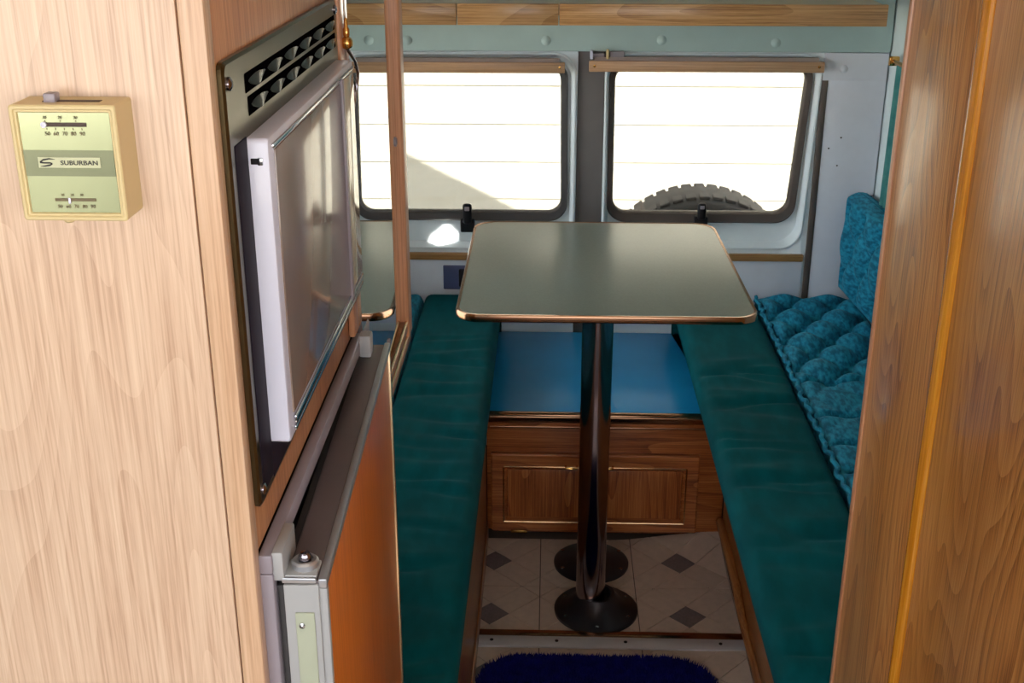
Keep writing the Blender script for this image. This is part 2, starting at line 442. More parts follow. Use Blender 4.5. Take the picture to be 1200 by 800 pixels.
# start both loops in the same quadrant
struct(rings('ceiling', [xy(outer, 1.9), xy(hole, 1.9), xy(hole, 1.915), xy(outer, 1.915)], 'ceiling', close=True, smooth=False), 'cream ceiling liner with a small hole added for the sun patch')
# cab shell in front of the living area (behind the camera); headers added to cut the front light
struct(box('wall_front', (-1.0, 1.1), (-1.3, -1.22), (0.0, 0.90), 'cab_trim', bevel=0.01), 'grey dashboard bulkhead under the windscreen opening')
struct(box('wall_front_upper', (-1.0, 1.1), (-1.3, -1.22), (1.58, 1.9), 'cab_trim', bevel=0.01), 'grey header added above the windscreen opening to cut light')
for nm, x0, x1, wd_ in (('wall_cab_left', -1.0, -0.95, 'left'), ('wall_cab_right', 1.05, 1.1, 'right')):
    struct(box(nm, (x0, x1), (-1.3, 0.66), (0.0, 0.95), 'cab_trim', bevel=0.005), 'grey %s cab door trim below its window' % wd_)
    struct(box(nm + '_upper', (x0, x1), (-1.3, 0.66), (1.50, 1.9), 'cab_trim', bevel=0.005), 'grey %s cab side added above the door window to cut light' % wd_)
    struct(box(nm + '_pillar', (x0, x1), (0.0, 0.66), (0.95, 1.50), 'cab_trim', bevel=0.005), 'grey %s cab pillar behind the door window' % wd_)
struct(box('wall_partition_left', (-0.95, -0.56), (0.66, 0.70), (0.0, 1.9), 'cab_trim', bevel=0.005), 'grey partition beside the galley cabinet')
struct(box('wall_partition_right', (0.90, 1.05), (0.46, 0.50), (0.0, 1.9), 'cab_trim', bevel=0.005), 'grey partition beside the closet')
# unseen roof added behind the van to throw the slanted shadow on the siding
pa = Vector((-0.637, 5.04, 0.224)); pb = Vector((-0.161, 5.04, -0.017))
tA = 0.85/SUN_DIR.y; qa = pa - SUN_DIR*tA; qb = pb - SUN_DIR*tA
sl_x = (qb-qa)/(qb.x-qa.x)
e0 = qa - sl_x*2.2; e1 = qb + sl_x*0.35
cr = thing('shade_roof', (e0.x+0.1, 3.9, -0.6), 'unseen brown sloping roof added outside to shade the siding behind the left window', 'roof')
cvv = []
for dz in (0.0, 0.04):
    cvv += [(e0.x, 4.19, e0.z+dz), (e1.x, 4.19, e1.z+dz), (e1.x, 3.45, e1.z+dz), (e0.x, 3.45, e0.z+dz)]
mesh_obj('shade_sheet', cvv, [(0, 1, 2, 3), (4, 5, 6, 7), (0, 1, 5, 4), (1, 2, 6, 5), (2, 3, 7, 6), (3, 0, 4, 7)], 'shade_brown', cr)
for yy in (3.55, 4.1):
    for xx in (e0.x+0.1,):
        box('post', (xx-0.04, xx+0.04), (yy-0.04, yy+0.04), (-0.6, e0.z), 'shade_brown', cr)

# ================================================================== REAR WALL AND DOORS
YD = 2.75
def rear_door(name, label, xo, rec, gas, gl, rec_r, gasket_mat, recess_mat='white_metal'):
    """xo outer rect (x0,x1,z0,z1); rec/gas/gl = 4 corners each"""
    N = 8
    lo = rquad(rect(*xo), 0.004, N)
    lr = rquad(rec, rec_r, N)
    def inset(c, d):
        cx = sum(p[0] for p in c)/4; cz = sum(p[1] for p in c)/4
        return [(p[0] + (d if p[0] < cx else -d), p[1] + (d if p[1] < cz else -d)) for p in c]
    lr1 = rquad(inset(rec, 0.004), rec_r, N); lr2 = rquad(inset(rec, 0.010), rec_r, N)
    lg = rquad(gas, 0.045, N)
    d = rings(name, [xz(lo, YD+0.05), xz(lo, YD), xz(lr, YD), xz(lr1, YD+0.004), xz(lr2, YD+0.022), xz(lg, YD+0.024), xz(lg, YD+0.05)], recess_mat, close=True)
    struct(d, label)
    # raised bright lip of the pressing
    lip = [Vector((p.x, YD-0.001, p.y)) for p in lr]
    tube('pressed_lip', lip, 0.0035, recess_mat, d, n=8, cyclic=True)
    # rubber gasket
    lgl = rquad(gl, 0.032, N)
    rings('gasket', [xz(lg, YD+0.024), xz(lg, YD+0.016), xz(rquad(inset(gas, 0.004), 0.043, N), YD+0.012), xz(rquad(inset(gl, -0.003), 0.034, N), YD+0.014), xz(lgl, YD+0.020), xz(lgl, YD+0.040), xz(lg, YD+0.040)], gasket_mat, d, close=True)
    lpane = rquad(inset(gl, -0.004), 0.034, N)
    rings('pane', [xz(lpane, YD+0.027), xz(lpane, YD+0.031)], 'glass_dimmed', d, cap0=True, cap1=True, smooth=False)
    return d
dl = rear_door('door_1', 'left rear van door with rounded window and sun patch',
    (-0.56, 0.062, 0.30, 0.992),
    [(-0.425, 0.527), (0.058, 0.527), (0.056, 0.986), (-0.455, 0.986)],
    [(-0.400, 0.590), (0.044, 0.590), (0.040, 0.970), (-0.425, 0.970)],
    [(-0.385, 0.612), (0.028, 0.612), (0.023, 0.955), (-0.408, 0.955)], 0.05, 'rubber')
dr = rear_door('door_2', 'right rear van door with the spare wheel behind its window',
    (0.124, 0.616, 0.30, 0.992),
    [(0.130, 0.533), (0.596, 0.533), (0.612, 0.986), (0.126, 0.986)],
    [(0.136, 0.590), (0.580, 0.590), (0.599, 0.970), (0.132, 0.970)],
    [(0.151, 0.614), (0.562, 0.614), (0.583, 0.955), (0.148, 0.955)], 0.05, 'gasket_brown')
# wooden strips and trim panels on the doors
box('wood_strip', (-0.555, -0.02), (YD-0.012, YD), (0.499, 0.516), 'strip_wood', dl, bevel=0.002)
box('wood_strip', (0.20, 0.606), (YD-0.012, YD), (0.503, 0.520), 'strip_wood', dr, bevel=0.002)
box('trim_panel', (-0.555, 0.05), (YD-0.006, YD), (0.335, 0.498), 'panel_white', dl, bevel=0.002)
box('trim_panel', (0.135, 0.606), (YD-0.006, YD), (0.335, 0.502), 'panel_white', dr, bevel=0.002)
# window catches
def catch(x, z0, z1, parent, wd):
    h = z1 - z0
    box('catch_base', (x-wd*0.65, x+wd*0.65), (YD-0.004, YD+0.022), (z0, z0+h*0.42), 'black_plastic', parent, bevel=0.003)
    lv = box('catch_lever', (x-wd*0.42, x+wd*0.42), (YD-0.012, YD+0.004), (z0+h*0.30, z1), 'black_plastic', parent, bevel=0.008, seg=3)
    box('catch_tip', (x-wd*0.22, x+wd*0.22), (YD-0.014, YD-0.011), (z1-h*0.22, z1-h*0.08), 'lilac_grey', lv, bevel=0.002)
catch(-0.194, 0.566, 0.637, dl, 0.026)
catch(0.360, 0.585, 0.643, dr, 0.024)
# door opener recess below the left window
hl = box('opener_plate', (-0.254, -0.150), (YD-0.010, YD-0.004), (0.424, 0.485), 'navy_plastic', dl, bevel=0.006, seg=3)
box('opener_lever', (-0.216, -0.190), (YD-0.016, YD-0.009), (0.432, 0.477), 'black_plastic', hl, bevel=0.005, seg=3)
# pillar between the doors
wr = struct(box('wall_rear', (0.062, 0.124), (YD+0.006, YD+0.05), (0.30, 1.0), 'pillar', bevel=0.004), 'dark grey pillar between the two rear door windows')
struct(box('wall_rear_lower', (-0.60, 0.80), (YD+0.001, YD+0.05), (0.0, 0.30), 'panel_white', bevel=0), 'pale panel below the rear doors')
# header above
hd_ = struct(box('trim_2', (-0.56, 0.757), (YD-0.012, YD+0.05), (0.992, 1.9), 'header_green', bevel=0.004), 'pale green grey header above the rear windows')
for x, z in ((-0.323, 1.015), (-0.011, 1.016), (0.247, 1.018), (0.501, 1.013)):
    lathe('cap', [(0.0, -0.004), (0.006, -0.0035), (0.011, 0.0), (0.011, 0.004)], (x, YD-0.012, z), 'header_green', hd_, 16, 'y')
# corner post right of the right door
cp = struct(box('wall_rear_right', (0.624, 0.757), (YD-0.004, YD+0.05), (0.30, 0.992), 'panel_white', bevel=0.003), 'pale lilac grey corner panel beside the right rear door')
box('upper_panel', (0.613, 0.755), (YD-0.008, YD-0.003), (0.930, 0.991), 'panel_white', cp, bevel=0.001)
box('door_seal', (0.612, 0.627), (YD-0.006, YD+0.03), (0.30, 0.945), 'gasket_brown', cp, bevel=0.003)
for x, z in ((0.658, 0.956),): lathe('cap', [(0.0, -0.005), (0.005, -0.004), (0.009, 0.0), (0.009, 0.004)], (x, YD-0.008, z), 'panel_white', cp, 14, 'y')
for x, z in ((0.642, 0.775), (0.665, 0.735), (0.668, 0.80)): lathe('screw', [(0.0, -0.002), (0.002, -0.001), (0.002, 0.002)], (x, YD-0.004, z), 'ink', cp, 8, 'y')

# blinds folded up at the window tops
def blind(label, x0, x1, z0, z1):
    t = thing('folded_blind', ((x0+x1)/2, YD-0.02, z0), label, 'blind')
    box('bottom_rail', (x0, x1), (YD-0.030, YD-0.018), (z0, z1-0.008), 'blind_wood', t, bevel=0.002)
    for k in range(4):
        box('pleat', (x0+0.012, x1-0.012), (YD-0.026+0.001*(k % 2), YD-0.008-0.001*(k % 2)), (z1-0.0085+k*0.0022, z1-0.0066+k*0.0022), 'pleat_pink', t, bevel=0.0005, seg=1)
    for x in (x0+0.012, x1-0.012):
        lathe('screw', [(0.0, -0.0315), (0.003, -0.031), (0.003, -0.029)], (x, YD, (z0+z1)/2-0.003), 'brass', t, 8, 'y')
    return t
blind('tan wooden rail of folded blind across the left rear window', -0.445, 0.032, 0.946, 0.978)
b2 = blind('tan wooden rail of folded blind across the right rear window', 0.086, 0.610, 0.950, 0.982)
box('bracket', (0.088, 0.094), (YD-0.03, YD+0.004), (0.978, 0.996), 'white_enamel', b2, bevel=0.001)
box('bracket', (0.094, 0.120), (YD-0.022, YD+0.004), (0.980, 0.990), 'lilac_grey', b2, bevel=0.003)
box('cord_lock', (0.124, 0.130), (YD-0.028, YD), (0.978, 0.998), 'cream_plastic', b2, bevel=0.001)
box('housing', (0.132, 0.165), (YD-0.022, YD+0.004), (0.978, 0.994), 'lilac_grey', b2, bevel=0.003)

# shelf over the rear doors
sh = thing('rear_shelf', (0.07, 2.60, 1.066), 'wooden shelf across the rear above both windows', 'shelf')
SX = (-0.56, -0.20, 0.015, 0.70)
box('shelf_board', (-0.558, 0.70), (2.602, 2.736), (1.085, 1.108), 'shelf_top', sh, bevel=0.001)
for k in range(3):
    box('fascia_board', (SX[k]+0.002, SX[k+1]), (2.585, 2.602), (1.067, 1.111), 'shelf_wood', sh, bevel=0.0012)

# spare wheel on the outside
sw = thing('spare_wheel', (0.39, 3.0, 0.11), 'dark spare wheel mounted outside the right rear window', 'wheel')
prof = []
Rt = 0.262
for k in range(21):
    a = -math.pi/2 + math.pi*k/20*1.0
    prof.append((Rt-0.035 + 0.035*math.cos(a)**0.6 if abs(math.cos(a)) > 1e-9 else Rt-0.035, 0.085*math.sin(a)))
pr = [(0.165, -0.075)] + prof + [(0.165, 0.075), (0.165, -0.075)]
lathe('tyre', pr, (0.39, 3.0, 0.350), 'tyre', sw, 64, 'y')
lathe('rim', [(0.0, -0.03), (0.06, -0.035), (0.07, -0.06), (0.12, -0.045), (0.16, -0.072), (0.172, -0.074), (0.172, 0.07), (0.0, 0.06)], (0.39, 3.0, 0.350), 'steel', sw, 48, 'y')
for k in range(48):
    a = 2*math.pi*k/48
    o = box('tread_block', (0.39-0.013, 0.39+0.013), (2.93, 3.07), (0.37-0.004, 0.37+0.004), 'tyre', sw, bevel=0.002, seg=1)
    o.location = Vector((0.39 + math.cos(a)*(Rt-0.0055), 3.0, 0.350 + math.sin(a)*(Rt-0.0055))) - W[sw.name]; o.rotation_euler = (0, -a + math.pi/2, 0)
tube('carrier_arm', [(0.39, 2.80, 0.37), (0.39, 2.96, 0.37)], 0.03, 'steel', sw)

# ================================================================== BENCHES
def cushion(name, xr, yr, z0, z1, er, topfn, mat, parent, dx=0.008, dy=0.008, side_bulge=0.006, taper=(0.0, 0.0)):
    """soft box: dense top following topfn(x,y,edge) with rounded edges, bulging sides, flat bottom"""
    def axis(a0, a1, st):
        n = max(4, int((a1-a0-2*er)/st)); pts = [a0 + er*(1-math.cos(math.pi/2*k/5)) for k in range(5)]
        pts += [a0+er+(a1-a0-2*er)*k/n for k in range(n+1)]
        pts += [a1 - er*(1-math.cos(math.pi/2*k/5)) for k in range(4, -1, -1)]
        return pts
    X = axis(xr[0], xr[1], dx); Y = axis(yr[0], yr[1], dy)
    def fall(e): return er - math.sqrt(max(0, er*er - (er-min(e, er))**2))
    v = []; f = []; nx, ny = len(X), len(Y)
    for j, y in enumerate(Y):
        for i, x in enumerate(X):
            ex = min(x-xr[0], xr[1]-x); ey = min(y-yr[0], yr[1]-y); e = min(ex, ey)
            drop = min(er, math.hypot(fall(ex), fall(ey)))
            v.append((x, y, z1 - drop + topfn(x, y)*smooth01(e/max(er, 0.03))))
    for j in range(ny-1):
        for i in range(nx-1):
            a = j*nx+i; f.append((a, a+1, a+nx+1, a+nx))
    # skirt
    per = [(i, 0) for i in range(nx)] + [(nx-1, j) for j in range(1, ny)] + [(i, ny-1) for i in range(nx-2, -1, -1)] + [(0, j) for j in range(ny-2, 0, -1)]
    idx = [j*nx+i for i, j in per]; m = len(per)
    prev = idx; zt = z1 - er
    cx = (xr[0]+xr[1])/2; cy = (yr[0]+yr[1])/2
    for s in range(1, 6):
        t = s/5; b = side_bulge*math.sin(math.pi*t) if s < 5 else -0.004
        cur = []
        for (i, j) in per:
            x, y = X[i], Y[j]
            nxv = (-1 if i == 0 else 1 if i == nx-1 else 0); nyv = (-1 if j == 0 else 1 if j == ny-1 else 0)
            cur.append(len(v)); tx = taper[0]*t if nxv < 0 else -taper[1]*t if nxv > 0 else 0.0
            v.append((x + nxv*b + tx, y + nyv*b, zt + (z0-zt)*t))
        for k in range(m): f.append((prev[k], cur[k], cur[(k+1) % m], prev[(k+1) % m]))
        prev = cur
    f.append(tuple(prev))
    o = mesh_obj(name, v, f, mat, parent, smooth=False); o.data.shade_smooth()
    return o

def folds(seedv, y0, y1, n, amp, x0, x1):
    rd = random.Random(seedv); F = []
    for k in range(n):
        F.append((rd.uniform(y0, y1), rd.uniform(-0.25, 0.25), rd.uniform(0.010, 0.026), rd.uniform(0.4, 1.0)*amp, rd.uniform(x0, x1), rd.uniform(0.05, 0.16), rd.uniform(0, 6)))
    def fn(x, y):
        h = 0.0
        for (yc, sl, wd, a, xc, xs, ph) in F:
            d = (y - yc - sl*(x-xc) - 0.006*math.sin(30*(x-xc)+ph))/wd
            if abs(d) < 4: h += a*(0.6*math.exp(-(d-1.5)**2) + 0.35*math.exp(-(d+1.7)**2) - math.exp(-d*d*1.6))*math.exp(-((x-xc)/xs)**2)
        return h
    return fn
ASP = 1.45
def tuft(u0, v0, s, amp, seams=()):
    def fn(x, y):
        u = (x-u0)/s; v = (y-v0)/(s*ASP)
        p = u+v; q = u-v
        a = abs(math.sin(math.pi*p/2)); b = abs(math.sin(math.pi*q/2))
        k = 1.0 if not seams else 0.18 + 0.82*smooth01((y-2.16)/0.10)
        h = k*amp*((a*b)**0.45 - 0.6)
        cp, cq = p/2-round(p/2), q/2-round(q/2)
        h -= k*amp*1.1*math.exp(-(cp*cp+cq*cq)/0.014)
        for ys in seams: h -= amp*0.9*math.exp(-((y-ys)/0.006)**2)
        return h
    return fn
def buttons(parent, u0, v0, s, xr, yr, z, dep):
    n = 0
    for i in range(-30, 31):
        for j in range(-30, 31):
            if (i+j) % 2: continue
            x, y = u0+i*s, v0+j*s*ASP
            if xr[0]+0.02 < x < xr[1]-0.02 and yr[0]+0.02 < y < yr[1]-0.02:
                lathe('button', [(0.0, 0.004), (0.004, 0.0032), (0.007, 0.0), (0.006, -0.003)], (x, y, z-dep), 'button', parent, 10)

# --- left bench
lb = thing('storage_bench', (-0.34, 1.95, 0.0), 'wooden bench box under the left teal cushion', 'bench')
box('side_panel', (-0.145, -0.128), (1.20, 2.285), (0.0, 0.300), 'oak_bench', lb)
box('top_board', (-0.555, -0.127), (1.18, 2.735), (0.300, 0.318), 'oak_bench', lb)
box('end_panel', (-0.555, -0.145), (1.20, 1.215), (0.0, 0.300), 'oak_bench', lb)
box('base_moulding', (-0.128, -0.1245), (1.20, 2.285), (0.004, 0.045), 'oak_bench', lb, bevel=0.003)
lc = thing('bench_cushion', (-0.33, 1.95, 0.319), 'dark teal seat cushion on the left bench beside the refrigerator', 'cushion')
cushion('seat_pad', (-0.298, -0.112), (1.19, 2.732), 0.319, 0.420, 0.022, folds(3, 1.2, 2.5, 24, 0.006, -0.26, -0.14), 'teal', lc, dx=0.012, side_bulge=0.003, taper=(0.0, 0.012))
tq = cushion('tufted_pad', (-0.552, -0.304), (1.19, 2.732), 0.319, 0.420, 0.020, tuft(-0.43, 1.96, 0.062, 0.012), 'teal_tuft', lc, dx=0.010, dy=0.010)
buttons(tq, -0.43, 1.96, 0.062, (-0.552, -0.304), (2.2, 2.732), 0.42, 0.016)
# --- right bench
rb = thing('storage_bench', (0.58, 2.0, 0.0), 'wooden bench box under the right teal cushion', 'bench')
box('side_panel', (0.384, 0.401), (1.27, 2.285), (0.0, 0.300), 'oak_bench', rb)
box('top_board', (0.352, 0.752), (1.262, 2.735), (0.300, 0.318), 'oak_bench', rb)
pts = [(0.388, 1.28, 0.03), (0.384, 1.78, 0.03), (0.382, 1.90, 0.032), (0.379, 1.96, 0.045), (0.378, 2.02, 0.062), (0.378, 2.27, 0.062)]
tube('base_moulding', pts, 0.010, 'oak_bench', rb, n=10)
box('end_panel', (0.401, 0.752), (1.27, 1.285), (0.0, 0.300), 'oak_bench', rb)
rc = thing('bench_cushion', (0.52, 2.0, 0.319), 'dark teal seat cushion with tufted rear half on the right bench', 'cushion')
cushion('seat_pad', (0.300, 0.494), (1.262, 2.732), 0.319, 0.420, 0.026, folds(11, 1.3, 2.4, 26, 0.006, 0.32, 0.46), 'teal', rc, dx=0.012, side_bulge=0.003, taper=(0.024, 0.0))
tp = cushion('tufted_pad', (0.500, 0.735), (1.262, 2.732), 0.319, 0.424, 0.020, tuft(0.615, 2.58, 0.052, 0.030, (2.21, 2.05, 1.93, 1.83)), 'teal_tuft', rc, dx=0.006, dy=0.006)
buttons(tp, 0.615, 2.58, 0.052, (0.50, 0.735), (2.25, 2.732), 0.424, 0.042)
# ruffled piping between the two halves
pp = []
for k in range(220):
    y = 1.28 + 1.44*k/219
    pp.append((0.497 + 0.003*math.sin(k*0.9) + 0.002*math.sin(k*0.37), y, 0.419 + 0.002*math.sin(k*1.3)))
tube('ruffled_piping', pp, 0.0045, 'teal_tuft', rc, n=8)

# --- backrest along the right wall (built lying down, then stood up)
br = thing('backrest_cushion', (0.745, 2.36, 0.4405), 'turquoise tufted backrest cushion standing against the right wall', 'cushion')
def backrest():
    L, Hh, T = 0.74, 0.226, 0.062
    fn = tuft(0.30, 0.118, 0.055, 0.026)
    o = cushion('tufted_face', (0.0, L), (0.0, Hh), -T, 0.0, 0.012, fn, 'teal_tuft', None, dx=0.006, dy=0.006)
    # lying coordinates (along, up, out) -> world: along = -y, up = z, out = -x
    me = o.data; off = W[o.name]
    bt = []
    for i in range(-12, 14):
        for j in range(-6, 8):
            if (i+j) % 2: continue
            a, b = 0.30+i*0.055, 0.118+j*0.055*ASP
            if 0.02 < a < L-0.02 and 0.02 < b < Hh-0.02: bt.append((a, b))
    y1, x0, z0 = 2.738, 0.690, 0.4405
    th_ = R(4.0)
    def mp(p):
        a, b, c = p; x = -c; y = -a
        return Vector((x0 + x*math.cos(th_) - y*math.sin(th_)*1.0, y1 + x*math.sin(th_) + y*math.cos(th_), z0 + b))
    new = [mp(Vector(v.co) + off) for v in me.vertices]
    c0 = Vector((sum(v.x for v in new), sum(v.y for v in new), sum(v.z for v in new)))/len(new)
    for v, p in zip(me.vertices, new): v.co = p - c0
    bm = bmesh.new(); bm.from_mesh(me); bmesh.ops.recalc_face_normals(bm, faces=bm.faces); bm.to_mesh(me); bm.free(); me.shade_smooth()
    W[o.name] = c0; o.parent = br; o.location = c0 - W[br.name]
    for a, b in bt:
        q = mp((a, b, -0.038)); lathe('button', [(0.0, -0.004), (0.004, -0.0032), (0.007, 0.0), (0.006, 0.003)], q, 'button', o, 10, 'x')
    # smooth boxing strip over the top edge
    vs_ = []; fs_ = []
    K = 40
    for k in range(K+1):
        a = 0.012 + (L-0.024)*k/K
        for c, dz in ((-0.016, 0.0), (-0.022, 0.005), (-0.036, 0.008), (-0.052, 0.006), (-0.060, 0.0)):
            vs_.append(mp((a, Hh + dz - 0.002, c)))
    for k in range(K):
        for j in range(4): fs_.append((k*5+j, k*5+j+1, (k+1)*5+j+1, (k+1)*5+j))
        fs_.append((k*5+4, k*5, (k+1)*5, (k+1)*5+4))
    fs_.append((0, 1, 2, 3, 4)); fs_.append(tuple(K*5+j for j in range(5)))
    mesh_obj('boxing_strip', vs_, fs_, 'teal_smooth', br, smooth=True)
backrest()

# curtain and rod on the right wall
ct = thing('curtain', (0.742, 2.5, 0.66), 'green teal curtain hanging on the right side wall behind the closet', 'curtain')
cv = []; cf = []
NC = 90
for k in range(NC+1):
    y = 2.25 + 0.39*k/NC; x = 0.748 - (y-2.69)*0.05
    for j in range(9):
        z = 0.98 - 0.31*j/8; am = 0.005 + 0.005*j/8
        cv.append((x + am*math.sin(k*0.75), y + 0.006*(j/8)*math.sin(k*0.4), z))
n1 = len(cv)
for k in range(NC+1):
    for j in range(9):
        p = cv[k*9+j]; cv.append((p[0]+0.002, p[1], p[2]))
for k in range(NC):
    for j in range(8):
        a = k*9+j; cf.append((a, a+1, a+10, a+9)); cf.append((n1+a, n1+a+9, n1+a+10, n1+a+1))
for j in range(8):
    cf.append((j, n1+j, n1+j+1, j+1)); a = NC*9+j; cf.append((a, a+1, n1+a+1, n1+a))
mesh_obj('cloth', cv, cf, 'curtain', ct, smooth=True)
tube('rod', [(0.768, 2.25, 0.985), (0.744, 2.665, 0.985)], 0.005, 'brass', ct)
box('rod_bracket', (0.735, 0.757), (2.660, 2.672), (0.975, 0.995), 'brass', ct, bevel=0.002)

# ================================================================== REAR CABINET between the benches
rcab = thing('low_cabinet', (0.127, 2.5, 0.0), 'low oak cabinet with glossy blue top between the benches', 'cabinet')
box('face_frame', (-0.127, 0.383), (2.292, 2.306), (0.024, 0.286), 'oak_dark_x', rcab, bevel=0.001)
box('body', (-0.115, 0.375), (2.306, 2.735), (0.01, 0.296), 'oak_dark', rcab, bevel=0.001)
box('top_panel', (-0.124, 0.350), (2.270, 2.735), (0.300, 0.319), 'blue_top', rcab, bevel=0.002)
box('edge_moulding', (-0.124, 0.350), (2.256, 2.272), (0.297, 0.3205), 'copper', rcab, bevel=0.006, seg=4)
box('rail', (-0.124, 0.350), (2.264, 2.292), (0.286, 0.297), 'oak_dark_x', rcab, bevel=0.002)
for yy, zz, rr_ in ((2.2865, 0.276, 0.0032), (2.280, 0.2855, 0.0030), (2.258, 0.312, 0.0042)):
    tube('gilt_bead', [(-0.119, yy, zz), (0.1, yy, zz), (0.349, yy, zz)], rr_, 'copper', rcab, n=12)
dz0, dz1, dx0, dx1, dy = 0.028, 0.214, -0.118, 0.327, 2.278
door = rings('door', [xz(rquad(rect(dx0, dx1, dz0, dz1), 0.003, 3), 2.292), xz(rquad(rect(dx0, dx1, dz0, dz1), 0.003, 3), dy+0.002), xz(rquad(rect(dx0+0.003, dx1-0.003, dz0+0.003, dz1-0.003), 0.003, 3), dy),
    xz(rquad(rect(dx0+0.030, dx1-0.030, dz0+0.026, dz1-0.032), 0.002, 3), dy), xz(rquad(rect(dx0+0.036, dx1-0.036, dz0+0.032, dz1-0.038), 0.002, 3), dy+0.007), xz(rquad(rect(dx0+0.036, dx1-0.036, dz0+0.032, dz1-0.038), 0.002, 3), 2.292)], 'oak_dark_x', rcab, close=True, smooth=False)
box('centre_panel', (dx0+0.036, dx1-0.036), (dy+0.004, 2.2915), (dz0+0.032, dz1-0.038), 'oak_dark', door, bevel=0.002)
lp = rquad(rect(dx0+0.027, dx1-0.027, dz0+0.023, dz1-0.029), 0.002, 2)
tube('gilt_inlay', xz(lp, dy-0.0004), 0.0016, 'gold_thin', door, n=6, cyclic=True)
for x in (0.042, 0.118): tube('pull', [(x, dy, dz1-0.026), (x, dy-0.010, dz1-0.026), (x+0.012, dy-0.012, dz1-0.026), (x+0.024, dy-0.010, dz1-0.026), (x+0.024, dy, dz1-0.026)], 0.0022, 'brass', door, n=8)
box('hinge', (-0.075, -0.040), (dy-0.0015, dy+0.001), (dz0-0.004, dz0+0.002), 'brass', rcab, bevel=0.0006)

# ================================================================== TABLE
TX, TY = 0.0905, 2.022
tb = thing('pedestal_table', (TX, TY, 0.0), 'grey green laminate table on a single dark chrome pedestal', 'table')
c4 = [(-0.146, 1.760), (0.332, 1.760), (0.324, 2.300), (-0.146, 2.300)]
rr = [0.036, 0.036, 0.045, 0.045]
def off(c, d):
    cx = sum(p[0] for p in c)/4; cy = sum(p[1] for p in c)/4
    return [(p[0]+(d if p[0] < cx else -d), p[1]+(d if p[1] < cy else -d)) for p in c]
l0 = rquad(off(c4, 0.003), rr, 10)
tt = rings('tabletop', [xy(l0, 0.7095), xy(l0, 0.720)], 'tabletop', tb, cap0=True, cap1=True, smooth=False)
l1 = rquad(c4, rr, 10); l2 = rquad(off(c4, -0.0015), rr, 10)
rings('edge_band', [xy(rquad(off(c4, 0.004), rr, 10), 0.7206), xy(l1, 0.7212), xy(l2, 0.7185), xy(l2, 0.7105), xy(l1, 0.7085), xy(rquad(off(c4, 0.004), rr, 10), 0.7090)], 'copper', tt, close=True)
lathe('top_socket', [(0.080, 0.7095), (0.080, 0.700), (0.062, 0.688), (0.040, 0.660), (0.034, 0.640), (0.030, 0.640)], (TX, TY, 0), 'cast', tb, 40)
lathe('pedestal', [(0.0285, 0.030), (0.0285, 0.665)], (TX, TY, 0), 'chrome_dark', tb, 48)
def flange(parent, cx, cy, name='floor_flange', mat='cast'):
    f = lathe(name, [(0.083, 0.0005), (0.083, 0.006), (0.078, 0.010), (0.060, 0.013), (0.040, 0.036), (0.036, 0.042), (0.0295, 0.042), (0.0295, 0.020), (0.0, 0.020)] if name == 'floor_flange' else
              [(0.079, 0.0005), (0.079, 0.005), (0.072, 0.009), (0.050, 0.011), (0.036, 0.016), (0.031, 0.016), (0.030, 0.006), (0.0, 0.006)], (cx, cy, 0), mat, parent, 48)
    for k in range(6):
        a = 2*math.pi*(k+0.5)/6; lathe('screw', [(0.004, 0.0), (0.004, 0.0015), (0.0, 0.003)], (cx+0.070*math.cos(a), cy+0.070*math.sin(a), 0.0098), 'chrome', f, 10)
    return f
flange(tb, TX+0.012, TY)
fs = thing('floor_socket', (0.098, 2.195, 0.0), 'empty round floor socket behind the table pedestal', 'socket')
flange(fs, 0.098, 2.195, 'socket_plate')

# ================================================================== BATH MAT
bm_ = thing('bath_mat', (0.09, 1.6, 0.006), 'navy blue shaggy bath mat on the tiled floor', 'mat')
ol = rquad(rect(-0.122, 0.312, 1.32, 1.850), 0.085, 12)
rings('backing', [xy(ol, 0.001), xy(ol, 0.010)], 'mat_blue', bm_, cap0=True, cap1=True, smooth=False)
rd = random.Random(5); pv = []; pf = []
def inside(x, y):
    dx = max(-0.122+0.085-x, 0, x-0.312+0.085); dy_ = max(1.32+0.085-y, 0, y-1.850+0.085); return dx*dx+dy_*dy_ < 0.084**2
for k in range(26000):
    x = rd.uniform(-0.122, 0.312); y = 1.850 - (1.850-1.32)*rd.random()**1.6
    if not inside(x, y): continue
    h = rd.uniform(0.010, 0.015); r = 0.0028; a = rd.uniform(0, 6.28); lx, ly = rd.uniform(-0.006, 0.006), rd.uniform(-0.006, 0.006)
    b = len(pv)
    for q in range(3): pv.append((x+r*math.cos(a+2.094*q), y+r*math.sin(a+2.094*q), 0.009))
    pv.append((x+lx, y+ly, 0.009+h)); pf += [(b, b+1, b+3), (b+1, b+2, b+3), (b+2, b, b+3)]
pl = mesh_obj('pile', pv, pf, 'mat_blue', bm_); pl['kind'] = 'stuff'

# ================================================================== GALLEY CABINET on the left
FXc = -0.196      # aisle face
FYc = 0.690       # front face towards the cab
gc = thing('galley_cabinet', (-0.37, 0.93, 0.0), 'tall light oak galley cabinet housing microwave and refrigerator', 'cabinet')
box('front_panel', (-0.555, -0.2125), (FYc, FYc+0.015), (0.0, 1.895), 'oak_light', gc, bevel=0.001)
box('corner_post', (-0.2115, FXc), (FYc-0.001, FYc+0.014), (0.0, 1.895), 'oak_post', gc, bevel=0.0015)
box('face_panel', (FXc-0.012, FXc-0.0005), (FYc+0.014, 1.155), (0.936, 1.895), 'oak_face', gc, bevel=0.001)
box('lower_stile', (FXc-0.012, FXc-0.0005), (FYc+0.014, 0.702), (0.0, 0.936), 'oak_face', gc, bevel=0.001)
box('plinth', (FXc-0.012, FXc-0.0005), (0.703, 1.165), (0.0, 0.10), 'oak_face', gc, bevel=0.001)
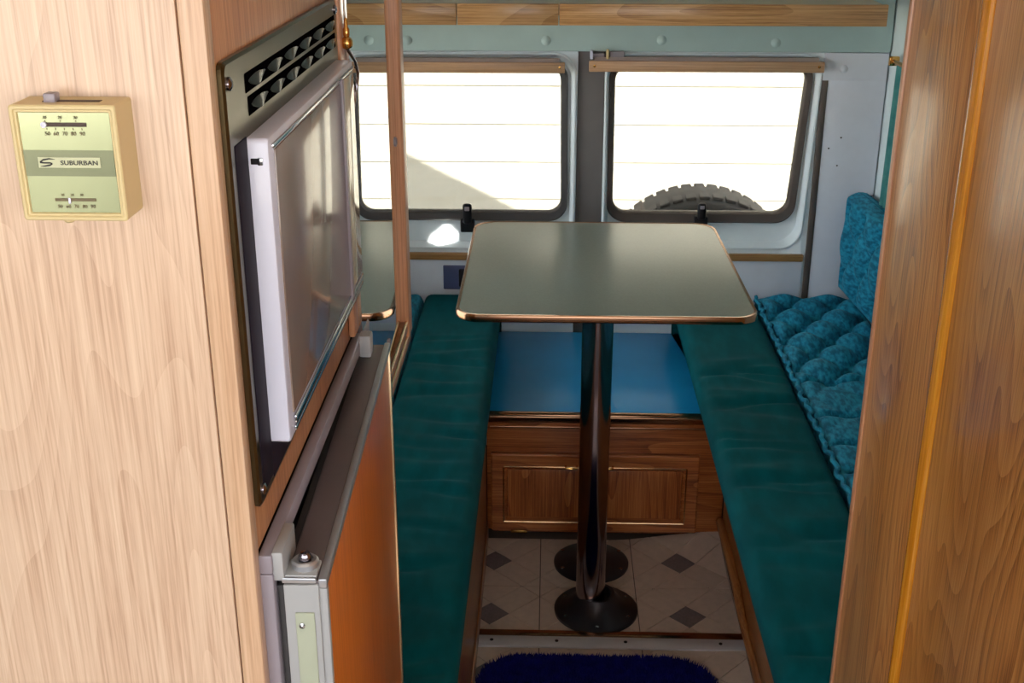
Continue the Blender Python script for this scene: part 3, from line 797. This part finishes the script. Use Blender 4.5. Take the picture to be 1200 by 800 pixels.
box('face_lipping', (FXc-0.0005, FXc+0.006), (1.096, 1.122), (0.94, 1.895), 'oak_pink', gc, bevel=0.002)
box('carcass', (-0.545, -0.21), (0.712, 1.16), (0.01, 1.89), 'oak_mid', gc, bevel=0)
box('upper_carcass', (-0.545, -0.206), (1.16, 1.500), (0.775, 1.89), 'oak_mid', gc, bevel=0)
box('end_stile', (FXc-0.012, FXc+0.0125), (1.478, 1.512), (0.79, 1.895), 'oak_pink', gc, bevel=0.004, seg=3)
for zz in (0.775, 0.797): box('bottom_moulding', (FXc-0.010, FXc+0.010), (1.165, 1.515), (zz, zz+0.016), 'oak_face', gc, bevel=0.004, seg=3)
for zz in (0.7915, 0.8135): tube('gilt_line', [(FXc+0.0085, 1.17, zz), (FXc+0.0085, 1.512, zz)], 0.002, 'gold_thin', gc, n=8)
mr = thing('mirror', (FXc-0.003, 1.31, 0.822), 'tall mirror on the aisle side of the galley cabinet', 'mirror')
box('mirror_glass', (FXc+0.001, FXc+0.006), (1.124, 1.4775), (0.822, 1.89), 'mirror', mr, bevel=0, rot=(0, 0, 0.014))
box('backing_board', (FXc-0.005, FXc+0.001), (1.125, 1.477), (0.823, 1.889), 'oak_face', mr, bevel=0, rot=(0, 0, 0.014))
for (y, z) in ((1.470, 1.056), (1.33, 0.842)):
    lathe('mirror_clip', [(0.006, 0.0), (0.006, 0.0012), (0.004, 0.002), (0.0, 0.0022)], (FXc+0.006-0.014*(y-1.3055), y, z), 'lilac_grey', mr, 14, 'x')

# brass gas cock and tube next to the mirror
gv = thing('brass_valve', (-0.19, 1.13, 1.215), 'small brass valve with curved pipe above the microwave far corner', 'valve')
px_, py_ = -0.1865, 1.110
K_ = 0.62
lathe('valve_body', [(r*K_, h*K_) for r, h in [(0.003, 0.0), (0.007, 0.002), (0.009, 0.006), (0.009, 0.012), (0.007, 0.016), (0.004, 0.018), (0.005, 0.021), (0.005, 0.029), (0.003, 0.032), (0.003, 0.040), (0.0015, 0.045), (0.0, 0.046)]], (px_, py_, 1.218), 'brass', gv, 20)
tube('wall_stub', [(FXc+0.005, py_, 1.224), (px_, py_, 1.224)], 0.0028, 'brass', gv)
tube('pipe', [(px_, py_, 1.219), (px_+0.001, py_+0.012, 1.212), (px_+0.002, py_+0.030, 1.203), (px_+0.002, py_+0.044, 1.190), (px_, py_+0.046, 1.176), (px_-0.002, py_+0.040, 1.163), (px_-0.004, py_+0.032, 1.152)], 0.0016, 'chrome_dark', gv, n=10)

# ================================================================== MICROWAVE
mw = thing('microwave_oven', (-0.19, 0.89, 0.968), 'white built in microwave with bronze louvred trim plate', 'microwave')
pl4 = rquad(rect(0.704, 1.094, 0.968, 1.265), 0.006, 4)
pl5 = rquad(rect(0.706, 1.092, 0.970, 1.263), 0.006, 4)
plate = rings('trim_plate', [yz(pl4, FXc-0.0003), yz(pl4, FXc+0.0025), yz(pl5, FXc+0.004)], 'bronze', mw, cap0=True, cap1=True, smooth=False)
for r_, (zc, y0, y1) in enumerate(((1.2455, 0.752, 1.080), (1.2305, 0.756, 1.080))):
    sl_ = box('vent_slot', (FXc+0.0035, FXc+0.0045), (y0, y1), (zc-0.0062, zc+0.0062), 'void', plate, bevel=0.0004, seg=1)
    nl = 6
    for k in range(nl):
        yc = y0 + (y1-y0)*(k+0.5)/nl; hw_ = (y1-y0)/nl*0.40
        vv = []; ff = []
        for a in range(9):
            t = a/8*2-1; tw = t*0.9; hh = 0.0042*math.sqrt(max(0.02, 1-t*t*0.9))
            for s in (-1, 1):
                vv.append((FXc+0.0050 + 0.0022*math.cos(tw*1.5) + s*hh*math.sin(tw)*0.6, yc+t*hw_, zc + s*hh*math.cos(tw)))
        m_ = len(vv)
        vv += [(x-0.0006, y, z) for x, y, z in vv]
        for a in range(8):
            b = a*2; ff += [(b, b+1, b+3, b+2), (m_+b, m_+b+2, m_+b+3, m_+b+1), (b, b+2, m_+b+2, m_+b), (b+1, m_+b+1, m_+b+3, b+3)]
        mesh_obj('louvre', vv, ff, 'bronze_dark', sl_, smooth=True)
box('dark_strip', (FXc+0.0030, FXc+0.0046), (0.714, 0.744), (0.975, 1.214), 'purple_black', plate, bevel=0.0015)  # dark strips over the near and lower trim plate
box('dark_strip', (FXc+0.0030, FXc+0.0046), (0.744, 1.088), (0.972, 1.001), 'purple_black', plate, bevel=0.0015)
for (y, z) in ((0.712, 1.252), (1.083, 1.256), (0.712, 0.980)):
    lathe('screw', [(0.0042, 0.0), (0.0042, 0.0015), (0.002, 0.0028), (0.0, 0.003)], (FXc+0.004, y, z), 'chrome_dark', plate, 12, 'x')
MX = -0.178; y0, y1, z0, z1 = 0.743, 1.084, 0.999, 1.2125
ob = rings('door_shell', [yz(rquad(rect(y0, y1, z0, z1), 0.0035, 4), FXc+0.004), yz(rquad(rect(y0, y1, z0, z1), 0.0035, 4), MX-0.0018), yz(rquad(rect(y0+0.0005, y1-0.0005, z0+0.0005, z1-0.0005), 0.0035, 4), MX-0.0005), yz(rquad(rect(y0+0.0018, y1-0.0018, z0+0.0018, z1-0.0018), 0.0035, 4), MX)], 'white_enamel', mw, cap0=True, cap1=True)
box('door_glass', (MX-0.001, MX+0.0012), (0.757, 1.010), (1.016, 1.2030), 'oven_glass', ob, bevel=0.0008)
box('control_panel', (MX-0.001, MX+0.0012), (1.020, 1.078), (1.016, 1.2030), 'panel_cream', ob, bevel=0.0008)
box('divider', (MX, MX+0.003), (1.011, 1.019), (1.008, 1.206), 'lilac_grey', ob, bevel=0.001)
box('lower_trim', (MX, MX+0.0025), (0.757, 1.078), (1.008, 1.014), 'chrome', ob, bevel=0.001)
box('lower_trim', (MX, MX+0.0018), (0.757, 1.078), (1.0025, 1.006), 'chrome', ob, bevel=0.0007)
box('top_trim', (MX-0.0005, MX+0.0015), (0.752, 1.080), (1.2045, 1.2075), 'chrome', ob, bevel=0.0007)
box('grip_slot', (FXc+0.006, MX-0.004), (y0-0.0005, y0+0.003), (1.196, 1.200), 'black_plastic', ob, bevel=0.0005)
box('latch_pin', (MX-0.0075, MX-0.004), (y0-0.0012, y0+0.002), (1.1955, 1.2005), 'chrome', ob, bevel=0.0006)
box('bottom_foot', (FXc+0.004, MX-0.003), (0.752, 0.765), (0.995, 0.999), 'chrome', ob, bevel=0.001)

# ================================================================== REFRIGERATOR
rf = thing('refrigerator', (-0.19, 0.93, 0.10), 'grey framed refrigerator with orange wood door panel under the microwave', 'refrigerator')
box('frame_top_rail', (FXc-0.001, FXc+0.009), (0.7005, 1.168), (0.919, 0.934), 'lilac_grey', rf, bevel=0.002)
box('frame_stile', (FXc-0.001, FXc+0.009), (0.7005, 0.712), (0.105, 0.919), 'lilac_grey', rf, bevel=0.002)
box('frame_stile', (FXc-0.001, FXc+0.009), (1.156, 1.168), (0.105, 0.919), 'lilac_grey', rf, bevel=0.002)
box('liner', (FXc-0.010, FXc+0.002), (0.712, 1.156), (0.105, 0.919), 'black_plastic', rf, bevel=0.001)
HX, HY = -0.184, 0.702
tilt = R(1.6)
fd = box('door', (HX+0.004, HX+0.029), (HY+0.003, 1.150), (0.125, 0.912), 'fridge_top', rf, bevel=0.002, origin=(HX, HY, 0.5))
fd.rotation_euler = (0, 0, tilt)
box('door_seal', (HX-0.004, HX+0.004), (HY+0.008, 1.145), (0.13, 0.905), 'rubber', fd, bevel=0.002)
box('wood_panel', (HX+0.028, HX+0.031), (HY+0.009, 1.144), (0.131, 0.906), 'fridge_wood', fd, bevel=0.0005)
box('front_trim', (HX+0.027, HX+0.033), (HY+0.002, 1.151), (0.906, 0.9135), 'alu', fd, bevel=0.001)
box('front_trim', (HX+0.027, HX+0.033), (1.144, 1.151), (0.125, 0.906), 'gold_thin', fd, bevel=0.001)
box('front_trim', (HX+0.027, HX+0.033), (HY+0.002, HY+0.009), (0.125, 0.906), 'fridge_side', fd, bevel=0.001)
nf = box('edge_cover', (HX+0.003, HX+0.0275), (HY, HY+0.004), (0.125, 0.910), 'fridge_side', fd, bevel=0.001)
box('recess_plate', (HX+0.010, HX+0.0235), (HY-0.0012, HY+0.001), (0.16, 0.888), 'label_green', nf, bevel=0.0006)
lathe('screw', [(0.0022, 0.0), (0.0022, -0.001), (0.0, -0.0018)], (HX+0.0145, HY-0.0012, 0.878), 'chrome', nf, 10, 'y')
# hinge on the near top corner
box('hinge_block', (FXc+0.008, FXc+0.016), (0.703, 0.745), (0.9125, 0.935), 'fridge_side', rf, bevel=0.0015)
hp = box('hinge_plate', (FXc+0.012, HX+0.026), (0.705, 0.726), (0.9135, 0.9165), 'fridge_side', rf, bevel=0.001)
lathe('hinge_collar', [(0.0095, 0.0), (0.0095, 0.004), (0.0080, 0.0055), (0.006, 0.0055), (0.006, 0.003), (0.0, 0.003)], (HX+0.016, 0.718, 0.9165), 'alu', hp, 24)
lathe('hinge_pin', [(0.0045, 0.0), (0.0045, 0.005), (0.003, 0.0075), (0.0, 0.008)], (HX+0.016, 0.718, 0.9195), 'chrome_dark', hp, 16)
box('hinge_lip', (FXc+0.014, HX+0.026), (0.7025, 0.7055), (0.911, 0.9155), 'alu', hp, bevel=0.001)
box('catch_block', (FXc+0.008, FXc+0.020), (1.10, 1.118), (0.917, 0.940), 'fridge_side', rf, bevel=0.002)

# ================================================================== THERMOSTAT
TH = thing('thermostat', (-0.2735, 0.672, 1.180), 'cream wall thermostat with green dial face on the oak panel', 'thermostat')
tx0, tx1, tz0, tz1, ty0 = -0.3045, -0.2435, 1.181, 1.248, 0.662
lo_ = rquad(rect(tx0, tx1, tz0, tz1), 0.002, 3)
def ins(d): return rquad(rect(tx0+d, tx1-d, tz0+d, tz1-d), max(0.0006, 0.002-d*0.3), 3)
rings('housing', [xz(lo_, FYc-0.0005), xz(lo_, ty0+0.0008), xz(ins(0.0008), ty0), xz(ins(0.0022), ty0), xz(ins(0.0030), ty0+0.0010), xz(ins(0.0040), ty0+0.0010), xz(ins(0.0046), ty0+0.0026)], 'cream_plastic', TH, cap0=True, cap1=True, smooth=False)
fx0, fx1, fz0, fz1, fy = tx0+0.0046, tx1-0.0046, tz0+0.0046, tz1-0.0046, ty0+0.0022
face = box('dial_face', (fx0, fx1), (fy, fy+0.001), (fz0, fz1), 'thermo_face', TH, bevel=0)
zc = 1.2155; xc = (fx0+fx1)/2
box('name_band', (fx0, fx1), (fy-0.0004, fy), (zc-0.0085, zc+0.0065), 'thermo_band', face, bevel=0)
box('badge', (fx0+0.008, fx1-0.008), (fy-0.0008, fy-0.0004), (zc-0.0035, zc+0.0025), 'thermo_plate', face, bevel=0)
text_mesh('brand_lettering', 'SUBURBAN', 0.0036, 'ink', (xc+0.0058, fy-0.0010, zc-0.0007), face, sx=1.2, offset=0.00006)
# stylised S emblem
sp = [(1.0, 0.42), (0.25, 0.50), (-0.55, 0.36), (-1.0, 0.06), (-0.5, -0.02), (0.35, -0.02), (0.62, -0.12), (0.3, -0.3), (-0.4, -0.42), (-1.0, -0.46)]
ex, ez = xc-0.0125, zc-0.0006
pv_ = []; wds = [0.0001, 0.0004, 0.0005, 0.0005, 0.0004, 0.0004, 0.0004, 0.0005, 0.0004, 0.0001]
for i, (a, b) in enumerate(sp):
    x, z = ex + a*0.0044, ez + b*0.0046
    pv_.append(((x, fy-0.0010, z+wds[i])))
    pv_.append(((x, fy-0.0010, z-wds[i])))
m2 = len(pv_); pv_ += [(x, fy-0.0008, z) for x, y, z in pv_]; pfs = []
for i in range(len(sp)-1):
    b = i*2; pfs += [(b, b+1, b+3, b+2), (m2+b, m2+b+2, m2+b+3, m2+b+1), (b, b+2, m2+b+2, m2+b), (b+1, m2+b+1, m2+b+3, b+3)]
mesh_obj('emblem', pv_, pfs, 'ink', face)
# upper and lower scales
uz = fz1-0.0068
box('scale_slot', (xc-0.0125, xc+0.0125), (fy-0.0004, fy), (uz-0.0012, uz+0.0012), 'slot', face, bevel=0.0002)
lathe('set_knob', [(0.0017, 0.0), (0.0017, -0.0010), (0.0, -0.0016)], (xc-0.0118, fy-0.0004, uz), 'white_enamel', face, 16, 'y')
lz = fz0+0.0075
box('scale_slot', (xc-0.0115, xc+0.0125), (fy-0.0004, fy), (lz-0.0009, lz+0.0009), 'ink_soft', face, bevel=0.0002)
box('temperature_needle', (xc-0.0036, xc-0.0022), (fy-0.0009, fy-0.0004), (lz-0.0022, lz+0.0012), 'white_enamel', face, bevel=0.0002)
for k, tx in enumerate(('50', '60', '70', '80', '90')):
    text_mesh('scale_figure', tx, 0.0032, 'ink_soft', (xc-0.0105+k*0.0050, fy-0.0004, uz-0.0052), face)
    box('tick', (xc-0.0105+k*0.0050-0.0002, xc-0.0105+k*0.0050+0.0002), (fy-0.0003, fy), (uz-0.0030, uz-0.0019), 'ink_soft', face, bevel=0)
    text_mesh('scale_figure', tx, 0.0030, 'ink_soft', (xc-0.0090+k*0.0048, fy-0.0004, lz-0.0040), face)
for k, tx in enumerate(('10', '20', '30')):
    text_mesh('scale_figure', tx, 0.0024, 'ink_soft', (xc-0.0110+k*0.0088, fy-0.0004, uz+0.0040), face)
    box('tick', (xc-0.0110+k*0.0088-0.0002, xc-0.0110+k*0.0088+0.0002), (fy-0.0003, fy), (uz+0.0016, uz+0.0026), 'ink_soft', face, bevel=0)
    text_mesh('scale_figure', tx, 0.0022, 'ink_soft', (xc-0.0068+k*0.0056, fy-0.0004, lz+0.0028), face)
box('lever_slot', (tx0+0.016, tx1-0.012), (0.672, 0.677), (tz1-0.0004, tz1+0.0004), 'slot', TH, bevel=0.0002)
box('lever', (tx0+0.0175, tx0+0.0245), (0.670, 0.678), (tz1-0.001, tz1+0.005), 'lilac_grey', TH, bevel=0.001)
lathe('bottom_stud', [(0.003, 0.003), (0.003, -0.0012), (0.002, -0.0022), (0.0, -0.0024)], (xc-0.006, 0.667, tz0), 'cream_plastic', TH, 14)

# ================================================================== CLOSET on the right
CX = 0.360
cl = thing('closet', (0.56, 0.86, 0.0), 'brown oak closet wall with yellow moulding along the aisle', 'closet')
box('rear_panel', (CX, CX+0.018), (1.040, 1.240), (0.0, 1.895), 'oak_mid', cl, bevel=0.001)
box('aisle_door', (CX+0.002, CX+0.020), (0.46, 1.020), (0.0, 1.895), 'oak_mid', cl, bevel=0.002)
mz = [(CX+0.010, 1.0205), (CX-0.001, 1.0215), (CX-0.004, 1.026), (CX-0.0045, 1.030), (CX-0.004, 1.034), (CX-0.001, 1.0395), (CX+0.010, 1.0395)]
rings('corner_moulding', [[Vector((x, y, 0.0)) for x, y in mz], [Vector((x, y, 1.895)) for x, y in mz]], 'oak_gold', cl, cap0=True, cap1=True)
box('edge_lipping', (CX-0.002, CX+0.018), (1.240, 1.250), (0.0, 1.895), 'oak_pink', cl, bevel=0.0015)
box('back_panel', (CX+0.018, 0.80), (1.232, 1.250), (0.0, 1.895), 'oak_mid', cl, bevel=0.001)
box('front_panel', (CX+0.020, 0.88), (0.46, 0.478), (0.0, 1.895), 'oak_mid', cl, bevel=0.001)
